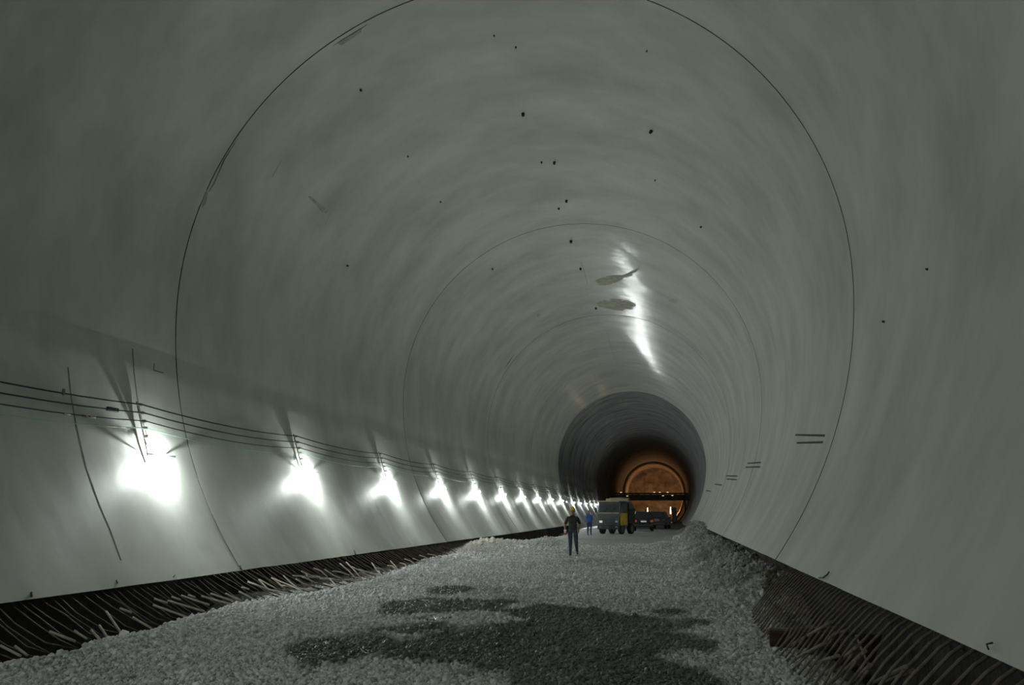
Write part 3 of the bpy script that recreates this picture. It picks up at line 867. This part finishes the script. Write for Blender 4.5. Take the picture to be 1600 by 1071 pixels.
helmet(man, hd, 'helmet')
mb = MB()
for k in range(1):
    n = 20; V = []; F = []
    for j, (rx_, ry_, z) in enumerate([(.170, .135, .93), (.168, .132, 1.0), (.162, .122, 1.08)]):
        for i in range(n):
            t = 2*math.pi*i/n; V.append((rx_*math.cos(t), ry_*math.sin(t), z + .01*math.sin(3*t)))
    for j in range(2):
        for i in range(n): F.append((j*n+i, j*n+(i+1) % n, (j+1)*n+(i+1) % n, (j+1)*n+i))
    mb.add(V, F, 0, True)
mb.build('shirt_hem', 'shirt', man)
# the white cup in his right hand
c = Vector((-.285, -.20, .86)); cw = Matrix.Rotation(.12, 3, 'Z') @ (c*1.03)
cup = thing('cup', 'white and red container held in the hand of the helmeted person', 'container', (p1[0]+cw[0], p1[1]+cw[1], p1[2]+cw[2]))
mb = MB(); mb.tube([(0, 0, -.02), (0, 0, .10)], [.045, .055], 12); mb.build('body', 'cup', cup)
mb = MB(); mb.tube([(0, 0, -.10), (0, 0, -.02)], [.04, .047], 12); mb.build('base', 'cup_red', cup)
J, rd, E = man_joints()
J['elbl'] = (.24, .0, 1.14); J['wril'] = (.16, -.16, 1.02); shift(J, HAND('l'), (-.10, -.10, .13))
def cols2(c):
    x, y, z = c
    if z < .075: return 3
    if abs(x) > .19 and z < .93: return 0
    if z < .90: return 2
    if z < 1.49: return 1
    return 0
p2 = gnd(921, 836.3); p2[2] = float(height(p2[0], p2[1]))
man2, hd2 = person('person', 'person in blue work clothes standing beside the yellow truck', p2, .3, J, rd, E, cols2, helmet=None, scale=1.0)
mb = MB(); mb.ell(hd2 + Vector((0, .012, .03)), (.083, .098, .075), 14, 8); mb.build('hair', 'shoe', man2)

# ------------------------------------------------------------------ vehicles (local: front faces -Y)
def wheel(parent, x, y, r, w):
    o = link('wheel', None, parent) if False else None
    mb = MB(); n = 20; V = []; F = []
    for xx, rr in ((-w/2, r*.72), (-w/2, r*.94), (-w/2+.03, r), (w/2-.03, r), (w/2, r*.94), (w/2, r*.72)):
        for i in range(n):
            t = 2*math.pi*i/n; V.append((x+xx, y+rr*math.cos(t), r+rr*math.sin(t)))
    for j in range(5):
        for i in range(n): F.append((j*n+i, j*n+(i+1) % n, (j+1)*n+(i+1) % n, (j+1)*n+i))
    mb.add(V, F, 0, True)
    wo = mb.build('wheel', 'black', parent)
    b = MB(); b.tube([(x-w/2+.04, y, r), (x+w/2-.04, y, r)], r*.73, 16); b.tube([(x-w/2-.01, y, r), (x+w/2+.01, y, r)], r*.25, 10); b.build('rim', 'steel', wo)
base = gnd(954, 836); bz = float(height(base[0], base[1]))
trk = thing('truck', 'yellow and dark truck parked with its cab towards the two people', 'truck', (0, 0, bz), math.radians(-21))
W = 1.8
_c = Matrix.Rotation(math.radians(-21), 3, 'Z') @ Vector((W/2, -.8, 0)); _g = gnd(969, 835.5)
trk.location = (_g[0] - _c[0], _g[1] - _c[1], bz)
cab = MB()
side = [(-.75,.62),(-.80,1.25),(-.62,2.35),(-.50,2.45),(.62,2.45),(.70,2.35),(.70,.62)]     # (y, z)
cab.prism(side, -W/2, W/2)
cab_o = cab.build('cab', 'darkgrey', trk)
b = MB(); b.box((0, -.80, .98), (W*.96, .05, .62), 0, .02); g = b.build('grille_panel', 'darkgrey', trk)
for k in range(4): b = MB(); b.box((0, -.835, .80+.11*k), (W*.55, .02, .03), 0, .005); b.build('grille_slat', 'darkpaint', g)
b = MB(); b.add([(-W*.44,-.765,1.62),(W*.44,-.765,1.62),(W*.42,-.655,2.22),(-W*.42,-.655,2.22)] + [(-W*.44,-.72,1.62),(W*.44,-.72,1.62),(W*.42,-.61,2.22),(-W*.42,-.61,2.22)],
              [(0,1,2,3),(7,6,5,4),(0,4,5,1),(1,5,6,2),(2,6,7,3),(3,7,4,0)]); ws = b.build('windscreen', 'glass', trk)
b = MB(); b.tube([(-.5,-.785,1.63),(-.1,-.74,1.95)], .012, 5); b.build('wiper', 'black', ws)
b = MB(); b.tube([(.15,-.785,1.63),(.55,-.74,1.95)], .012, 5); b.build('wiper', 'black', ws)
b = MB(); b.box((0, -.77, 1.57), (W*.95, .06, .08), 0, .01); b.build('sill_trim', 'tan', trk)
b = MB(); b.box((0, -.72, 2.44), (W*1.0, .30, .10), 0, .03); b.build('sun_visor', 'tan', trk)
b = MB(); b.box((0, -.86, .52), (W*1.02, .16, .30), 0, .03); b.build('bumper', 'darkpaint', trk)
for s in (-1, 1):
    b = MB(); b.box((s*W*.36, -.84, .93), (.26, .05, .17), 0, .02); h = b.build('headlight', 'headlight' if s < 0 else 'chrome', trk)
    b = MB(); b.box((s*W*.36, -.945, .55), (.16, .03, .08), 0, .01); b.build('fog_lamp', 'chrome', trk)
    b = MB(); b.tube([(s*W*.48,-.70,2.1),(s*(W*.5+.18),-.78,2.1),(s*(W*.5+.18),-.78,1.6)], .015, 6); b.box((s*(W*.5+.18),-.79,1.78), (.16,.04,.34), 0, .015); b.build('mirror', 'black', trk)
    b = MB(); b.add([(s*W*.503,-.60,1.64),(s*W*.503,.45,1.64),(s*W*.503,.45,2.2),(s*W*.503,-.50,2.2)] + [(s*W*.48,-.60,1.64),(s*W*.48,.45,1.64),(s*W*.48,.45,2.2),(s*W*.48,-.50,2.2)],
                  [(0,1,2,3),(7,6,5,4),(0,4,5,1),(1,5,6,2),(2,6,7,3),(3,7,4,0)]); b.build('side_window', 'glass', trk)
    b = MB(); b.box((s*W*.50, -.05, 1.12), (.03, 1.3, .92), 0, .012); d = b.build('door', 'yellow', trk)
    b = MB(); b.box((s*W*.522, .32, 1.22), (.02, .14, .03), 0, .006); b.build('handle', 'black', d)
    wheel(trk, s*.78, -.28, .42, .24); wheel(trk, s*.78, 1.45, .42, .3)
b = MB(); b.box((0, .9, .66), (.8, 2.4, .16), 0, .02); b.build('chassis', 'darkpaint', trk)
b = MB(); b.prism([(.85,.80),(.85,2.36),(1.2,2.42),(1.4,2.38),(2.0,1.85),(2.0,.80)], -W/2*1.05, W/2*1.05); bd = b.build('cargo_body', 'darkpaint', trk)
for k in range(4):
    for s in (-1, 1):
        b = MB(); b.box((s*W/2*1.07, 1.0+.30*k, 1.38), (.05, .07, 1.0), 0, .01); b.build('body_rib', 'darkgrey', bd)
b = MB(); b.box((0, .80, 2.52), (W*1.05, .10, .30), 0, .02); b.build('headboard', 'tan', trk)
b = MB(); b.tube([(-.6, .7, 2.66), (.2, 1.2, 2.72), (.6, 1.8, 2.66)], .05, 8); b.build('roof_rail', 'tan', trk)

def suv(label, loc, rz, lights):
    t = thing('car', label, 'car', loc, rz)
    w = 1.66
    b = MB(); lower = [(-2.1,.35),(-2.15,.75),(-1.95,.95),(-.95,1.05),(2.05,1.02),(2.15,.85),(2.12,.35)]
    b.prism(lower, -w/2, w/2); b.build('body', 'darkpaint', t)
    b = MB(); V = []
    lo = [(-.95,1.04),(2.08,1.0)]; hi = [(-.25,1.66),(1.80,1.64)]
    for (y_, z_), xx in ((lo[0], w/2-.03), (lo[1], w/2-.03), (hi[1], w/2-.2), (hi[0], w/2-.2)):
        V += [(-xx, y_, z_), (xx, y_, z_)]
    b.add(V, [(0,1,3,2),(2,3,5,4),(4,5,7,6),(6,7,1,0),(0,2,4,6),(1,7,5,3)]); b.build('cabin', 'darkpaint', t)
    b = MB(); b.add([(-w*.41,2.10,1.06),(w*.41,2.10,1.06),(w*.35,1.865,1.56),(-w*.35,1.865,1.56)] + [(-w*.41,2.05,1.06),(w*.41,2.05,1.06),(w*.35,1.83,1.56),(-w*.35,1.83,1.56)],
                  [(0,1,2,3),(7,6,5,4),(0,4,5,1),(1,5,6,2),(2,6,7,3),(3,7,4,0)]); b.build('rear_window', 'glass', t)
    for s in (-1, 1):
        x0, x1 = w/2-.035, w/2-.185
        b = MB(); b.add([(s*x0,-.78,1.09),(s*x0,1.9,1.07),(s*x1,1.70,1.58),(s*x1,-.18,1.58)] + [(s*(x0-.05),-.78,1.09),(s*(x0-.05),1.9,1.07),(s*(x1-.05),1.70,1.58),(s*(x1-.05),-.18,1.58)],
                      [(0,1,2,3),(7,6,5,4),(0,4,5,1),(1,5,6,2),(2,6,7,3),(3,7,4,0)]); b.build('side_window', 'glass', t)
        wheel(t, s*.74, -1.35, .34, .22); wheel(t, s*.74, 1.35, .34, .22)
        b = MB(); b.box((s*(w/2-.13), 2.14, .86), (.22, .07, .2), 0, .02); b.build('tail_light', lights[0 if s > 0 else 1], t)
        b = MB(); b.box((s*(w/2+.09), -.55, 1.08), (.18, .09, .13), 0, .03); b.build('mirror', 'black', t)
    b = MB(); b.box((0, 2.16, .5), (w*.98, .14, .2), 0, .03); b.build('bumper', 'darkgrey', t)
    b = MB(); b.box((0, 2.165, .82), (.48, .02, .13), 0, .004); b.build('number_plate', lights[2], t)
    b = MB(); b.box((0, 2.17, .95), (.55, .03, .04), 0, .008); b.build('tailgate_trim', 'chrome', t)
    b = MB(); b.tube([(-.6, 0, 1.70), (-.6, 1.5, 1.70)], .02, 6); b.tube([(.6, 0, 1.70), (.6, 1.5, 1.70)], .02, 6); b.build('roof_rail', 'black', t)
    return t
ca = gnd(1004, 831); cb = gnd(1028, 828)
suv('dark car with glowing red tail lights behind the yellow truck', (ca[0], ca[1]+2.2, float(height(ca[0], ca[1]))), math.pi + .05, ('taillight', 'taillight2', 'numberplate'))
suv('dark car without lights between the lit car and the heap on the right', (cb[0]+.15, cb[1]+4.6, float(height(cb[0], cb[1]))), math.pi - .12, ('cable_red', 'cable_red', 'steel'))

# ------------------------------------------------------------------ gantry and lights at the heading
YG = 165.
xl, xr = wall_x(4.6, -1, R+.45), wall_x(4.6, 1, R+.45)
zt, zb = [on_depth(1030, q, YG)[2] for q in (771.5, 781.5)]
gan = thing('gantry', 'dark steel working gantry spanning the tunnel before the orange glow', 'gantry', (0, YG, 0))
for zz, nm in ((zt, 'top_chord'), (zb, 'bottom_chord')):
    for yy in (-.9, .9):
        b = MB(); b.box(((xl+xr)/2, yy, zz), (xr-xl-.3, .2, .22), 0, .02); b.build(nm, 'gantry', gan)
nb = 12
for k in range(nb+1):
    x = xl + .4 + (xr-xl-.8)*k/nb
    b = MB(); b.box((x, -.9, (zt+zb)/2), (.12, .12, zt-zb)); b.box((x, .9, (zt+zb)/2), (.12, .12, zt-zb)); b.build('upright', 'gantry', gan)
    if k < nb:
        x2 = xl + .4 + (xr-xl-.8)*(k+1)/nb
        b = MB(); b.tube([(x, -.9, zb if k % 2 else zt), (x2, -.9, zt if k % 2 else zb)], .05, 6); b.build('diagonal', 'gantry', gan)
b = MB(); b.box(((xl+xr)/2, 0, zb+.05), (xr-xl-.3, 1.9, .08)); b.build('deck', 'gantry', gan)
b = MB(); b.box(((xl+xr)/2, -.82, (zt+zb)/2-.08), (xr-xl-.4, .03, (zt-zb)*.72)); b.build('side_board', 'gantry', gan)
for x in (xl+1.2, xr-.9):
    for yy in (-.9, .9):
        b = MB(); b.box((x, yy, zb/2-.1), (.28, .28, zb+.2), 0, .02); b.build('leg', 'gantry', gan)
for fx, zz in ((.12, zt+.2), (.2, zt-.5), (.55, zt+.22), (.62, zt+.2), (.66, zt-.45), (.72, zt+.2), (.78, zt-.4), (.16, zb-.2)):
    b = MB(); x = xl + (xr-xl)*fx; b.box((x, -1.05, zz), (.34, .06, .10), 0, .01); b.build('strip_lamp', 'gantry_lamp', gan)

def work_light(px, ytop, ybot, Yd, label):
    a_ = on_depth(px, ytop, Yd); c_ = on_depth(px, ybot, Yd)
    t = thing('work_light', label, 'lamp', (c_[0], Yd, 0))
    b = MB(); b.tube([(0, 0, c_[2]), (0, 0, a_[2])], [.10, .05], 10); b.build('light_tube', 'worklight', t)
    b = MB(); b.tube([(0, 0, .5), (0, 0, c_[2])], .05, 8); b.build('pole', 'gantry', t)
    for k in range(3):
        q = 2.1*k; b = MB(); b.tube([(0, 0, .7), (.5*math.cos(q), .5*math.sin(q), .02)], .03, 6); b.build('leg', 'gantry', t)
work_light(1012, 794, 801.5, 150, 'upright glowing work light standing behind the dark cars')
work_light(1048, 792.5, 803.5, 150, 'upright glowing work light beside the tall dark cabinet')
c = on_depth(1054, 816, 138); t = thing('cabinet', 'tall dark cabinet standing before the orange glow', 'cabinet', (c[0], 138, 0))
b = MB(); b.box((0, 0, 1.2), (.68, .6, 2.3), 0, .05); b.build('body', 'darkpaint', t)
b = MB(); b.box((0, -.31, 1.25), (.56, .03, 1.9), 0, .02); d = b.build('door', 'darkgrey', t)
b = MB(); b.box((.2, -.335, 1.25), (.04, .03, .2), 0, .01); b.build('handle', 'steel', d)
for s in (-1, 1):
    b = MB(); b.box((s*.25, 0, .03), (.12, .5, .1)); b.build('foot', 'steel', t)

for (x, y, z, w_), lab in (((CX-5.2, 214, 2.2, 1.0), 'orange sodium lamp on the left side of the far heading'), ((CX+5.4, 217, 1.6, 1.0), 'orange sodium lamp on the right side of the far heading'), ((CX-1.5, 190, 1.9, .25), 'orange sodium lamp standing before the far heading')):
    t = thing('sodium_lamp', lab, 'lamp', (x, y, 0))
    b = MB(); b.tube([(0, 0, .02), (0, 0, z-.15)], .04, 8); b.build('pole', 'gantry', t)
    b = MB(); b.box((0, -.1, z+.05), (.5, .08, .45), 0, .03); b.build('reflector', 'gantry', t)
    b = MB(); b.ell((0, .05, z+.05), (.16, .06, .14), 10, 6); b.build('bulb', 'sodium', t)
    ld = bpy.data.lights.new('sodium_glow', 'POINT'); ld.energy = ORANGE_W*w_; ld.color = (1, .50, .21); ld.shadow_soft_size = .15
    lo = bpy.data.objects.new('sodium_glow', ld); COL.objects.link(lo); lo.parent = t; lo.location = (0, .35, z+.05)
